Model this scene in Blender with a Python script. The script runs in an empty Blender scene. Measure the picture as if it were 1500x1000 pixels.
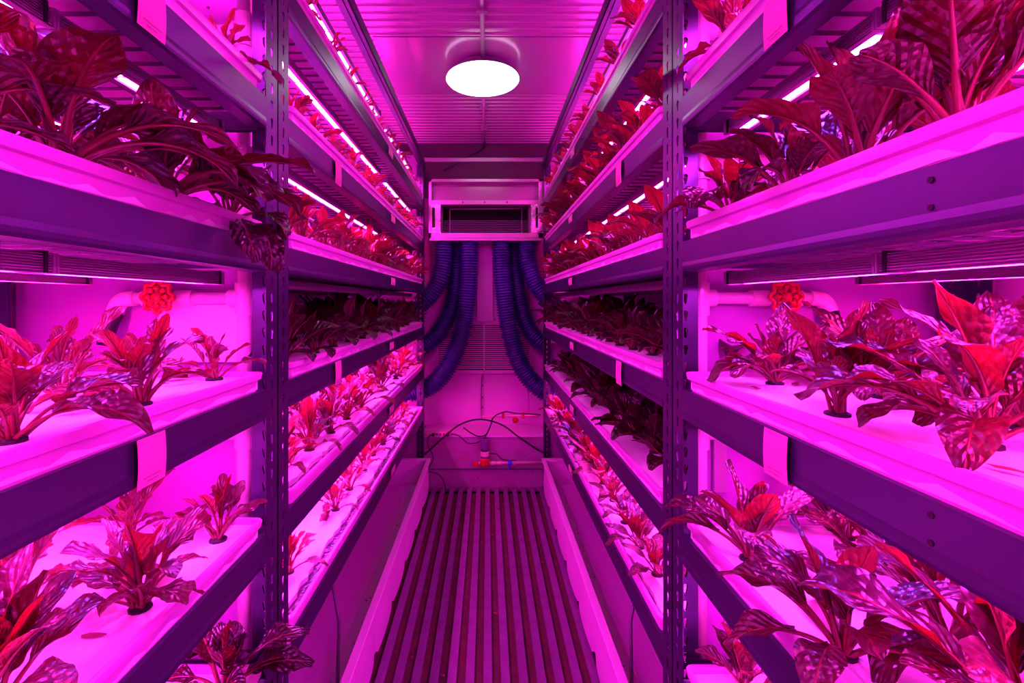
import bpy, bmesh, math, random
from mathutils import Vector, Matrix
R = random.Random(7)
PI = math.pi
C = bpy.context.scene.collection
sc = bpy.context.scene

# ------------------------------------------------------------------ camera, world, exposure
F = 700.0; VX, VY = 714.0, 442.0; CZ = 1.18
cam_d = bpy.data.cameras.new('camera'); cam = bpy.data.objects.new('camera', cam_d); C.objects.link(cam)
cam.location = (0, 0, CZ); cam.rotation_euler = (PI/2, 0, 0)
cam_d.sensor_width = 36; cam_d.lens = F/1500*36
cam_d.shift_x = (750-VX)/1500; cam_d.shift_y = -(500-VY)/1500
cam_d.clip_start = 0.02
sc.camera = cam
w = bpy.data.worlds.new('world'); sc.world = w; w.use_nodes = True
w.node_tree.nodes['Background'].inputs[0].default_value = (0.02, 0.0, 0.03, 1)
w.node_tree.nodes['Background'].inputs[1].default_value = 0.3
vs = sc.view_settings
vs.view_transform = 'Standard'; vs.look = 'None'; vs.gamma = 1; vs.use_curve_mapping = False
vs.exposure = 0.0
LED_MIX = (1.0, 0.026, 0.90); LED_RED = (1.0, 0.015, 0.24); LED_BLUE = (0.25, 0.04, 1.0)
LED_POWER = 225.0
LAMP_POWER = 4.5

def P(px, py, d):
    """a point of the place at depth d, read off the photograph"""
    return Vector(((px-VX)*d/F, d, CZ+(VY-py)*d/F))

# ------------------------------------------------------------------ materials
def nodes(name):
    m = bpy.data.materials.new(name); m.use_nodes = True
    nt = m.node_tree; return m, nt, nt.nodes['Principled BSDF']
def setp(b, **k):
    for a, v in k.items():
        b.inputs[a.replace('_', ' ')].default_value = v
def mat(name, col, rough=.5, metal=0., noise=0., nscale=8., bump=0., bscale=60., dark=None, spec=None, trans=0., mask=(.35, .75)):
    m, nt, b = nodes(name)
    setp(b, Base_Color=(*col, 1), Roughness=rough, Metallic=metal)
    if spec is not None: b.inputs['Specular IOR Level'].default_value = spec
    tc = nt.nodes.new('ShaderNodeTexCoord')
    if noise:
        n = nt.nodes.new('ShaderNodeTexNoise'); n.inputs['Scale'].default_value = nscale; n.inputs['Detail'].default_value = 5
        nt.links.new(tc.outputs['Object'], n.inputs['Vector'])
        mr = nt.nodes.new('ShaderNodeMapRange'); mr.inputs[1].default_value = mask[0]; mr.inputs[2].default_value = mask[1]
        mr.inputs[4].default_value = noise
        nt.links.new(n.outputs[0], mr.inputs[0])
        mx = nt.nodes.new('ShaderNodeMix'); mx.data_type = 'RGBA'
        mx.inputs[6].default_value = (*col, 1); mx.inputs[7].default_value = (*(dark or [c*.5 for c in col]), 1)
        nt.links.new(mr.outputs[0], mx.inputs[0]); nt.links.new(mx.outputs[2], b.inputs['Base Color'])
    if bump:
        n2 = nt.nodes.new('ShaderNodeTexNoise'); n2.inputs['Scale'].default_value = bscale; n2.inputs['Detail'].default_value = 3
        nt.links.new(tc.outputs['Object'], n2.inputs['Vector'])
        bp = nt.nodes.new('ShaderNodeBump'); bp.inputs['Strength'].default_value = bump; bp.inputs['Distance'].default_value = .004
        nt.links.new(n2.outputs[0], bp.inputs['Height']); nt.links.new(bp.outputs[0], b.inputs['Normal'])
    if trans:
        t = nt.nodes.new('ShaderNodeBsdfTranslucent'); t.inputs[0].default_value = (*col, 1)
        ms = nt.nodes.new('ShaderNodeMixShader'); ms.inputs[0].default_value = trans
        o = nt.nodes['Material Output']
        nt.links.new(b.outputs[0], ms.inputs[1]); nt.links.new(t.outputs[0], ms.inputs[2]); nt.links.new(ms.outputs[0], o.inputs[0])
    return m
def emis(name, col, s):
    m, nt, b = nodes(name)
    setp(b, Base_Color=(.5, .5, .5, 1)); b.inputs['Emission Color'].default_value = (*col, 1); b.inputs['Emission Strength'].default_value = s
    return m

M = dict(
    steel=mat('galvanised_steel', (.055, .045, .115), .34, .65, .5, 5, .12, 30, dark=(.085, .04, .085)),
    steel_dark=mat('dull_purple_steel', (.16, .10, .18), .5, .6),  # one even dull purple for deck wires and small fittings
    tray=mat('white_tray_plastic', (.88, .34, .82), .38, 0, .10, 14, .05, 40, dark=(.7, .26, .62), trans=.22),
    foam=mat('white_foam_board', (.92, .92, .92), .45, 0, .25, 16, .9, 26, dark=(.78, .55, .68)),
    algae=mat('dark_algae_water', (.03, .02, .05), .12, 0, .6, 60, .4, 120, dark=(.10, .04, .12)),
    plug=mat('black_foam_plug', (.01, .01, .012), .8, 0, .3, 60, .5, 200),
    pvc=mat('white_pvc_pipe', (.86, .60, .70), .25, 0, .12, 20),
    pink=mat('pinkish_pipe', (.80, .45, .48), .3),
    valve=mat('red_valve_plastic', (.55, .02, .03), .22, 0),
    hose=mat('violet_duct_hose', (.022, .010, .17), .30, 0, .25, 30),
    black=mat('black_rubber', (.012, .010, .014), .45),
    blue=mat('blue_handle', (.03, .05, .8), .35),
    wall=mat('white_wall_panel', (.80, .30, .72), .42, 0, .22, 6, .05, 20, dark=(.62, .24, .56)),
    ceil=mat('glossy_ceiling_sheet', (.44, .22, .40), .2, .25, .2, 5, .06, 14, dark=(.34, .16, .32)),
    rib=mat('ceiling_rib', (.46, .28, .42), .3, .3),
    divider=mat('white_divider_panel', (.40, .08, .46), .5, 0, .2, 4),
    alu=mat('aluminium_housing', (.50, .30, .48), .35, .6),
    slat=mat('floor_aluminium', (.30, .09, .33), .42, .35, .55, 18, .15, 60, dark=(.15, .04, .12)),
    groove=mat('dirty_groove', (.11, .015, .03), .7, 0, .7, 25, .3, 90, dark=(.03, .006, .01)),
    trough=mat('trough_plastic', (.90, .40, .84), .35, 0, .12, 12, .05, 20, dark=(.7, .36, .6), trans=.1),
    duct=mat('zinc_sheet_box', (.62, .36, .56), .3, .55, .3, 9, .1, 20, dark=(.4, .34, .4)),
    foil=mat('crumpled_foil_tape', (.75, .72, .75), .22, .8, .2, 30, 1.0, 70),
    void=mat('dark_interior', (.01, .008, .012), .7),
    fin=mat('cooling_fin', (.18, .10, .17), .4, .5),
    paper=mat('paper_tag', (.66, .20, .42), .7, 0, .1, 30),
    ink=mat('faded_ink', (.35, .12, .25), .8),
    debris=mat('dry_leaf_debris', (.22, .03, .05), .7, 0, .4, 60),
    glass=mat('smoky_canister', (.16, .06, .22), .1, 0),
    lampback=mat('lamp_housing', (.30, .25, .30), .4, .3),
    wall_shade=mat('wall_shade_colour', (.16, .06, .14), .4, .3, .3, 5),  # wall colour darkened to stand in for shade
    rust=mat('rusty_lower_panel', (.42, .14, .38), .5, .1, .6, 7, .1, 30, dark=(.30, .08, .10), mask=(.5, .8)),
)
M['on_mix'] = emis('led_on_mixed', LED_MIX, LED_POWER)
M['on_red'] = emis('led_on_red', LED_RED, LED_POWER)
M['on_blue'] = emis('led_on_blue', LED_BLUE, LED_POWER*.8)
M['led_off'] = mat('led_off_lens', (.7, .65, .7), .3)
M['lamp'] = emis('lamp_diffuser', (1, .93, .97), LAMP_POWER)

def leaf_material(name, top, under, vein, rough=.23, bumps=.5, trans=.1):
    m, nt, b = nodes(name)
    L = nt.links; N = nt.nodes.new
    uv = N('ShaderNodeUVMap'); sep = N('ShaderNodeSeparateXYZ'); L.new(uv.outputs[0], sep.inputs[0])
    ob = N('ShaderNodeTexCoord')
    # |u-.5|*2 : distance from the midrib
    s = N('ShaderNodeMath'); s.operation = 'SUBTRACT'; s.inputs[1].default_value = .5; L.new(sep.outputs[0], s.inputs[0])
    ab = N('ShaderNodeMath'); ab.operation = 'ABSOLUTE'; L.new(s.outputs[0], ab.inputs[0])
    # side veins: sawtooth of (v*9 - |u|*4)
    a1 = N('ShaderNodeMath'); a1.operation = 'MULTIPLY'; a1.inputs[1].default_value = 7; L.new(sep.outputs[1], a1.inputs[0])
    a2 = N('ShaderNodeMath'); a2.operation = 'MULTIPLY'; a2.inputs[1].default_value = 5; L.new(ab.outputs[0], a2.inputs[0])
    a3 = N('ShaderNodeMath'); a3.operation = 'SUBTRACT'; L.new(a1.outputs[0], a3.inputs[0]); L.new(a2.outputs[0], a3.inputs[1])
    pp = N('ShaderNodeMath'); pp.operation = 'PINGPONG'; pp.inputs[1].default_value = .5; L.new(a3.outputs[0], pp.inputs[0])
    v1 = N('ShaderNodeMapRange'); v1.inputs[1].default_value = .0; v1.inputs[2].default_value = .07; v1.inputs[3].default_value = .22; v1.inputs[4].default_value = 0; L.new(pp.outputs[0], v1.inputs[0])
    v2 = N('ShaderNodeMapRange'); v2.inputs[1].default_value = .015; v2.inputs[2].default_value = .05; v2.inputs[3].default_value = 1; v2.inputs[4].default_value = 0; L.new(ab.outputs[0], v2.inputs[0])
    mxv = N('ShaderNodeMath'); mxv.operation = 'MAXIMUM'; L.new(v1.outputs[0], mxv.inputs[0]); L.new(v2.outputs[0], mxv.inputs[1])
    geo = N('ShaderNodeNewGeometry')
    base = N('ShaderNodeMix'); base.data_type = 'RGBA'; base.inputs[6].default_value = (*top, 1); base.inputs[7].default_value = (*under, 1)
    L.new(geo.outputs['Backfacing'], base.inputs[0])
    nz = N('ShaderNodeTexNoise'); nz.inputs['Scale'].default_value = 28; nz.inputs['Detail'].default_value = 3; L.new(ob.outputs['Object'], nz.inputs['Vector'])
    vr = N('ShaderNodeMapRange'); vr.inputs[1].default_value = .3; vr.inputs[2].default_value = .7; vr.inputs[3].default_value = .45; vr.inputs[4].default_value = 1.35; L.new(nz.outputs[0], vr.inputs[0])
    mul = N('ShaderNodeMix'); mul.data_type = 'RGBA'; mul.blend_type = 'MULTIPLY'; mul.inputs[0].default_value = 1
    L.new(base.outputs[2], mul.inputs[6]); L.new(vr.outputs[0], mul.inputs[7])
    colv = N('ShaderNodeMix'); colv.data_type = 'RGBA'; colv.inputs[7].default_value = (*vein, 1)
    L.new(mxv.outputs[0], colv.inputs[0]); L.new(mul.outputs[2], colv.inputs[6])
    L.new(colv.outputs[2], b.inputs['Base Color'])
    b.inputs['Roughness'].default_value = rough
    b.inputs['Specular IOR Level'].default_value = .6
    # puckered blade: raised cells between the veins
    vo = N('ShaderNodeTexVoronoi'); vo.inputs['Scale'].default_value = 95; L.new(ob.outputs['Object'], vo.inputs['Vector'])
    h1 = N('ShaderNodeMath'); h1.operation = 'SUBTRACT'; L.new(pp.outputs[0], h1.inputs[0]); L.new(vo.outputs[0], h1.inputs[1])
    bp = N('ShaderNodeBump'); bp.inputs['Strength'].default_value = bumps; bp.inputs['Distance'].default_value = .006
    L.new(h1.outputs[0], bp.inputs['Height']); L.new(bp.outputs[0], b.inputs['Normal'])
    t = N('ShaderNodeBsdfTranslucent'); t.inputs[0].default_value = (.7, .02, .03, 1)
    ms = N('ShaderNodeMixShader'); ms.inputs[0].default_value = trans
    L.new(b.outputs[0], ms.inputs[1]); L.new(t.outputs[0], ms.inputs[2]); L.new(ms.outputs[0], nt.nodes['Material Output'].inputs[0])
    return m
M['leaf'] = leaf_material('red_leaf_blade', (.036, .004, .019), (.100, .007, .018), (.15, .016, .03), .33, .55, trans=.09)
M['leaf_lobed'] = leaf_material('lobed_red_leaf_blade', (.070, .006, .027), (.105, .008, .026), (.20, .025, .04), .33, .5, trans=.11)
M['leaf_in_shade'] = leaf_material('shaded_leaf_blade', (.020, .003, .008), (.045, .004, .007), (.08, .01, .018), .30, .6, trans=.03)  # darker copy: the unlit, backlit look is put into the leaf colour
M['stem'] = mat('leaf_stem', (.15, .015, .025), .35)

# ------------------------------------------------------------------ mesh helpers
class MB:
    def __init__(s): s.v = []; s.f = []; s.m = []; s.uv = {}; s.mi = 0
    def add(s, vs, fs, mi=None):
        o = len(s.v); s.v += [tuple(v) for v in vs]
        for f in fs: s.f.append([o+i for i in f]); s.m.append(s.mi if mi is None else mi)
    def box(s, x0, x1, y0, y1, z0, z1, mi=None):
        x0, x1 = min(x0, x1), max(x0, x1); y0, y1 = min(y0, y1), max(y0, y1); z0, z1 = min(z0, z1), max(z0, z1)
        s.add([(x0,y0,z0),(x1,y0,z0),(x1,y1,z0),(x0,y1,z0),(x0,y0,z1),(x1,y0,z1),(x1,y1,z1),(x0,y1,z1)],
              [(0,3,2,1),(4,5,6,7),(0,1,5,4),(1,2,6,5),(2,3,7,6),(3,0,4,7)], mi)
        return s
    def cyl(s, a, b, r, n=12, r2=None, mi=None, cap=True):
        return s.tube([a, b], [r, r if r2 is None else r2], n, mi, cap)
    def tube(s, pts, rad, n=8, mi=None, cap=True):
        pts = [Vector(p) for p in pts]
        if not isinstance(rad, (list, tuple)): rad = [rad]*len(pts)
        up = None; rings = []
        for i, p in enumerate(pts):
            t = (pts[min(i+1, len(pts)-1)] - pts[max(i-1, 0)])
            if t.length < 1e-9: t = Vector((0, 0, 1))
            t.normalize()
            if up is None:
                up = Vector((0, 0, 1)) if abs(t.z) < .9 else Vector((0, 1, 0))
            x = up.cross(t); x.normalize(); y = t.cross(x); up = y
            rings.append([p + (x*math.cos(2*PI*k/n) + y*math.sin(2*PI*k/n))*rad[i] for k in range(n)])
        vs = [v for r in rings for v in r]; fs = []
        for i in range(len(pts)-1):
            for k in range(n):
                fs.append((i*n+k, i*n+(k+1) % n, (i+1)*n+(k+1) % n, (i+1)*n+k))
        if cap:
            fs.append(tuple(reversed(range(n)))); fs.append(tuple((len(pts)-1)*n+k for k in range(n)))
        s.add(vs, fs, mi); return s
    def prism_y(s, prof, y0, y1, mi=None):
        n = len(prof)
        s.add([(x, y0, z) for x, z in prof] + [(x, y1, z) for x, z in prof],
              [(i, (i+1) % n, n+(i+1) % n, n+i) for i in range(n)] + [tuple(reversed(range(n))), tuple(range(n, 2*n))], mi)
        return s
    def ringloft(s, x0, x1, y0, y1, steps, mi=None, r=.012, wav=None):
        """rounded rectangle rings (outset, z), lofted and closed at the last ring"""
        rings = []
        for off, z in steps:
            a0, a1, b0, b1 = x0-off, x1+off, y0-off, y1+off
            ring = []
            for cx, cy, q in ((a1-r, b0+r, -PI/2), (a1-r, b1-r, 0), (a0+r, b1-r, PI/2), (a0+r, b0+r, PI)):
                for k in range(4):
                    t = q+k*PI/6; ring.append((cx+r*math.cos(t), cy+r*math.sin(t), z))
            rings.append(ring)
        n = 16; vs = [v for q in rings for v in q]; fs = []
        for i in range(len(rings)-1):
            for k in range(n): fs.append((i*n+k, i*n+(k+1) % n, (i+1)*n+(k+1) % n, (i+1)*n+k))
        fs.append(tuple((len(rings)-1)*n+k for k in range(n)))
        s.add(vs, fs, mi); return s
    def mesh(s, name, mats, smooth=False):
        me = bpy.data.meshes.new(name); me.from_pydata(s.v, [], s.f)
        for m in (mats if isinstance(mats, (list, tuple)) else [mats]): me.materials.append(m)
        me.polygons.foreach_set('material_index', s.m)
        if smooth: me.polygons.foreach_set('use_smooth', [True]*len(s.f))
        me.update(); return me
def link(name, me, parent=None, loc=None):
    o = bpy.data.objects.new(name, me); C.objects.link(o)
    if parent is not None: o.parent = parent
    if loc is not None: o.location = loc
    return o
def put(mb, name, mats, parent=None, loc=None, smooth=False):
    return link(name, mb.mesh(name, mats, smooth), parent, loc)
def thing(name, label, cat, loc=(0, 0, 0), group=None):
    o = bpy.data.objects.new(name, None); C.objects.link(o); o.location = loc; o.empty_display_size = .05
    return tag(o, label, cat, group)
def tag(o, label, cat, group=None):
    o['label'] = label; o['category'] = cat
    if group: o['group'] = group
    return o
def struct(o): o['kind'] = 'structure'; return o
def smooth_angle(me, deg=40):
    me.polygons.foreach_set('use_smooth', [True]*len(me.polygons))
    me.set_sharp_from_angle(angle=math.radians(deg))
def spline(pts, n=10):
    pts = [Vector(p) for p in pts]; q = [pts[0]*2-pts[1]] + pts + [pts[-1]*2-pts[-2]]; out = []
    for i in range(1, len(q)-2):
        for k in range(n):
            t = k/n; a, b, c, d = q[i-1], q[i], q[i+1], q[i+2]
            out.append(.5*((2*b)+(c-a)*t+(2*a-5*b+4*c-d)*t*t+(3*b-a-3*c+d)*t**3))
    out.append(pts[-1]); return out

# ------------------------------------------------------------------ layout
FL, FR = -.400, .353            # aisle faces of the left and right racks
DEP = .56                        # rack depth
BL, BR = FL-DEP, FR+DEP
WL, WR = BL-.03, BR+.03          # container side walls
NEAR0, NEAR1 = -1.12, .912       # near racks, end of post
FAR0, FAR1 = .912, 3.03
CEIL = CZ+1.09; WALLY = 3.32
TIERS = {'T': .665, 'A': .4035, 'B': .1419, 'C': -.1246, 'D': -.3862, 'E': -.649}
SHELF = {'T': 'top shelf', 'A': 'second shelf', 'B': 'third shelf', 'C': 'fourth shelf', 'D': 'fifth shelf', 'E': 'bottom shelf'}
TOPRAIL = .85

# ------------------------------------------------------------------ the setting
fl = struct(put(MB().box(WL, WR, NEAR0-.3, 2.97, -.06, -.011), 'floor', M['groove']))
put(MB().box(WL, WR, 2.971, 3.054, -.06, -.045), 'gutter', M['void'], fl)
sl = None; k = 0; x = -.85
while x < WR-.03:
    ww = .031 + R.uniform(-.001, .001)
    if sl is None: sl = MB().box(-.0138, .0138, NEAR0-.28, 3.045, -.0105, 0).mesh('slat', M['slat'])
    if x > WL+.03:
        link('slat', sl, fl, (x+.008, 0, R.uniform(-.0008, .0008)))
    x += .0562; k += 1
# bits of dirt on the slats
for i in range(46):
    px = R.uniform(-.34, .30); py = R.uniform(.9, 2.9); s_ = R.uniform(.003, .010)
    b = MB(); n = 6
    b.add([(s_*math.cos(t*PI/3)*R.uniform(.5, 1.2), s_*math.sin(t*PI/3)*R.uniform(.5, 1.2), 0) for t in range(n)] + [(0, 0, s_*.35)], [(t, (t+1) % n, n) for t in range(n)])
    o = put(b, 'leaf_crumb', M['debris'], fl, (px, py, .0012)); o.rotation_euler.z = R.uniform(0, 6)
def wallbox(name, *a, m='wall'):
    return struct(put(MB().box(*a), name, M[m]))
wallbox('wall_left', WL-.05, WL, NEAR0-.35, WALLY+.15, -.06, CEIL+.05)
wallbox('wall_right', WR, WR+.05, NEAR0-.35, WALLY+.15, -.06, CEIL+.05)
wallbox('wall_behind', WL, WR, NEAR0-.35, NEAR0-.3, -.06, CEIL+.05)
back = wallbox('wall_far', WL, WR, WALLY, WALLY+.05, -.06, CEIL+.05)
put(MB().box(-.64, .63, WALLY-.012, WALLY+.001, 1.90, CEIL-.002), 'upper_wall_shade', M['wall_shade'], back)  # dark sheet paints the shade on the wall above the air unit
# panels on the far wall, their joints left open
for (x0, x1, z0, z1) in ((-.62, -.34, .38, 1.7), (-.335, -.030, .38, .68), (-.025, .285, .38, .68), (.29, .62, .38, 1.7), (-.335, -.08, 1.06, 1.7), (.03, .285, 1.06, 1.7)):
    put(MB().box(x0+.002, x1-.002, WALLY-.008, WALLY+.002, z0+.002, z1-.002), 'panel', M['wall'], back)
for z in (.45, .52, .60):
    for dx in (-.034, ):
        put(MB().cyl((dx, WALLY-.012, z), (dx, WALLY-.006, z), .005, 8), 'rivet', M['steel_dark'], back)
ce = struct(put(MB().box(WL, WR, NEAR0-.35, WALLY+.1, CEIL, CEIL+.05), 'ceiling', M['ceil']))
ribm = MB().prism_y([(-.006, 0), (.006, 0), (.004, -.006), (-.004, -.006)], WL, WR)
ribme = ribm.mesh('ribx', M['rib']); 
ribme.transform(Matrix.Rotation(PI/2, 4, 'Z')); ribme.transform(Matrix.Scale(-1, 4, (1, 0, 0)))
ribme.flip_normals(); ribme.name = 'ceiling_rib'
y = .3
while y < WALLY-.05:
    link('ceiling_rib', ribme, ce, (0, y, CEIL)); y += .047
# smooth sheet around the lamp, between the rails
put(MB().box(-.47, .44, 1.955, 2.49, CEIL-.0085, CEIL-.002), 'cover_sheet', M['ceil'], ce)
for px in (-.012, ):
    for (y0, y1) in ((.25, 2.10), (2.52, 3.30)):
        r_ = .0095 if y0 < 1 else .007
        put(MB().cyl((-.020, y0, CEIL-.018), (-.020, y1, CEIL-.018), r_, 12), 'conduit_or_shadow_line', M['alu'], ce, smooth=True)
for y in (1.2, 1.75, 2.62, 2.95):
    put(MB().box(-.040, 0, y-.008, y+.008, CEIL-.030, CEIL-.002), 'conduit_clip', M['alu'], ce)
put(MB().tube(spline([(-.02, 3.2, CEIL-.02), (-.05, 3.25, CEIL-.06), (-.30, 3.28, CEIL-.19)]), .006, 8), 'conduit_or_shadow_line', M['steel'], ce, smooth=True)  # thin dark tube drawn for a faint shadow line at the ceiling's end

# low bulkhead and ledge at the end of the floor
bh = struct(put(MB().box(WL, WR, 3.055, WALLY-.001, -.03, CZ-.863), 'trim_1', M['rust']))
put(MB().box(-.42, .38, 3.045, WALLY-.01, CZ-.862, CZ-.850), 'ledge', M['wall'], bh)
put(MB().box(-.42, .38, 3.047, 3.054, .11, .116), 'seam', M['steel_dark'], bh)
for px, py in ((640, 700), (700, 700), (655, 688), (770, 668), (780, 690)):
    p = P(px, py, 3.053)
    put(MB().cyl(p, p+Vector((0, -.004, 0)), .004, 6), 'screw', M['steel_dark'], bh)

# ------------------------------------------------------------------ shelving racks
def slotted_flange(width, height, pitch=.0325, hx=.5):
    """thin upright strip in the XZ plane with a column of keyhole slots"""
    bm = bmesh.new(); n = int(height/pitch)
    cx = width*hx
    hole = []
    for a in range(9): t = PI*(-.15+1.3*a/8); hole.append((cx+.0048*math.cos(t), .0215+.0048*math.sin(t)))
    hole += [(cx-.0024, .0095), (cx-.0014, .0065), (cx+.0014, .0065), (cx+.0024, .0095)]
    vs = [bm.verts.new((x, 0, z)) for x, z in ((0, 0), (width, 0), (width, pitch), (0, pitch))]
    ed = [bm.edges.new((vs[i], vs[(i+1) % 4])) for i in range(4)]
    hv = [bm.verts.new((x, 0, z)) for x, z in hole]
    ed += [bm.edges.new((hv[i], hv[(i+1) % len(hv)])) for i in range(len(hv))]
    bmesh.ops.triangle_fill(bm, use_beauty=True, use_dissolve=False, edges=ed)
    cell_v = [v.co.copy() for v in bm.verts]; bm.verts.index_update()
    cell_f = [[v.index for v in f.verts] for f in bm.faces]
    # drop triangles that lie over the hole
    keep = []
    for f in cell_f:
        if all(i >= 4 for i in f): continue
        keep.append(f)
    bm.free()
    vv = []; ff = []
    for k in range(n):
        o = len(vv); vv += [(v.x, 0, v.z+k*pitch) for v in cell_v]; ff += [[o+i for i in f] for f in keep]
    # thickness: a second sheet and hole walls
    t = .0018; m = len(vv); nh = len(hole)
    vv2 = [(x, t, z) for x, y_, z in vv]; ff2 = [[m+i for i in reversed(f)] for f in ff]
    walls = []
    for k in range(n):
        o = k*len(cell_v)+4
        for i in range(nh):
            a, b = o+i, o+(i+1) % nh; walls.append((a, b, b+m, a+m))
        o = k*len(cell_v)
        walls += [(o, o+3, o+3+m, o+m), (o+1, o+2, o+2+m, o+1+m)]
    return vv+vv2, ff+ff2+walls
fv, ff = slotted_flange(.048, CZ+TOPRAIL+.02)
def post_mesh(sx, sy):
    """L angle: aisle flange in the YZ plane (x = 0), other flange in the XZ plane. sx: away from aisle, sy: run of the aisle flange"""
    b = MB()
    b.add([(y_*sx, x_*sy, z) for x_, y_, z in fv], ff)
    b.add([(x_*sx, y_*sy, z) for x_, y_, z in fv], ff)
    return b.mesh('post', M['steel'])
def beam_profile(s):
    # s = direction away from the aisle
    p = [(0, 0), (0, -.038), (-.0006, -.041), (-.0012, -.045), (-.001, -.050), (0, -.054), (.006, -.055), (.030, -.055), (.030, -.053), (.008, -.050), (.004, -.044), (.004, -.003), (.030, -.003), (.030, 0)]
    p = [(x*s, z) for x, z in p]
    return p if s < 0 else p[::-1]
def rack(side, bay):
    near = bay == 'near'
    xf, xb, s = (FL, BL, -1) if side == 'left' else (FR, BR, 1)
    y0, y1 = (NEAR0, NEAR1) if near else (FAR0, FAR1)
    lab = {('left', 'near'): 'galvanised shelving rack filling the left foreground, in front of the slotted posts',
           ('right', 'near'): 'galvanised shelving rack filling the right foreground, in front of the slotted posts',
           ('left', 'far'): 'galvanised shelving rack along the left of the aisle, beyond the slotted posts',
           ('right', 'far'): 'galvanised shelving rack along the right of the aisle, beyond the slotted posts'}[(side, bay)]
    r = thing('shelving_rack', lab, 'rack', ((xf+xb)/2, (y0+y1)/2, 0), 'steel shelving racks')
    off = Vector(((xf+xb)/2, (y0+y1)/2, 0))
    def sub(name, me, loc=(0, 0, 0)): return link(name, me, r, Vector(loc)-off)
    for xx, sx in ((xf, s), (xb, -s)):
        for yy, sy in ((y0+.0008, 1), (y1-.0008, -1)):
            o = sub('post', post_mesh(sx, sy), (xx, yy, 0))
            f = MB().box(-.006*sx, .05*sx, -.004*sy, .05*sy, 0, .012).mesh('foot_plate', M['steel_dark'])
            link('foot_plate', f, o, (0, 0, 0))
    ya, yb = y0+.048, y1-.048
    for t, h in TIERS.items():
        zt = CZ+h-.033
        for xx, ss in ((xf, s), (xb, -s)):
            be = sub('beam', MB().prism_y(beam_profile(ss), ya, yb).mesh('beam', M['steel']), (xx, 0, zt))
            if xx == xf:
                bolts = MB()
                for yy in ((.38, -.30) if near else (1.9, )):
                    for zz in (-.012, -.034):
                        bolts.cyl((xf-s*.0012, yy, zt+zz), (xf, yy, zt+zz), .0028, 8)
                o = put(bolts, 'bolt_pair', M['void'], be, (-xf, 0, -zt))
        for yy, d_ in ((y0+.002, 1), (y1-.002, -1)):
            e = MB().box(xf+s*.035, xb-s*.035, yy+d_*.002, yy+d_*.0045, zt-.045, zt-.004).mesh('end_brace', M['steel'])
            sub('end_brace', e)
        dk = MB(); yw = ya+.02; q = 0
        while yw < yb-.02:
            if q % 2: dk.box(xf+s*.012, xb-s*.012, yw, yw+.006, zt-.043, zt-.040)
            else: dk.box(xf+s*.012, xb-s*.012, yw, yw+.003, zt-.044, zt-.040)
            yw += .038; q += 1
        for xx in (.16, .33): dk.box(xf+s*xx, xf+s*(xx+.004), ya, yb, zt-.0415, zt-.038)
        o = sub('wire_deck', dk.mesh('wire_deck', M['steel_dark'])); o['kind'] = 'stuff'
    for xx, ss in ((xf, s), (xb, -s)):
        tr = MB().box(xx-ss*.008, xx+ss*.030, ya-.04, yb+.04, CZ+TOPRAIL, CZ+TOPRAIL+.003).box(xx-ss*.008, xx-ss*.005, ya-.04, yb+.04, CZ+TOPRAIL, CZ+TOPRAIL+.04).box(xx+ss*.008, xx+ss*.011, ya-.04, yb+.04, CZ+TOPRAIL-.004, CZ+TOPRAIL)
        sub('top_rail', tr.mesh('top_rail', M['steel']))
    return r
for side in ('left', 'right'):
    for bay in ('near', 'far'): rack(side, bay)
cb = put(MB().box(-.40, .353, 2.985, 3.0, CZ+.877, CZ+.903).box(-.40, .353, 2.985, 3.03, CZ+.9, CZ+.903), 'cross_bar', M['alu'])
tag(cb, 'pale metal bar tying the two racks together above the air unit', 'bar')

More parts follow.
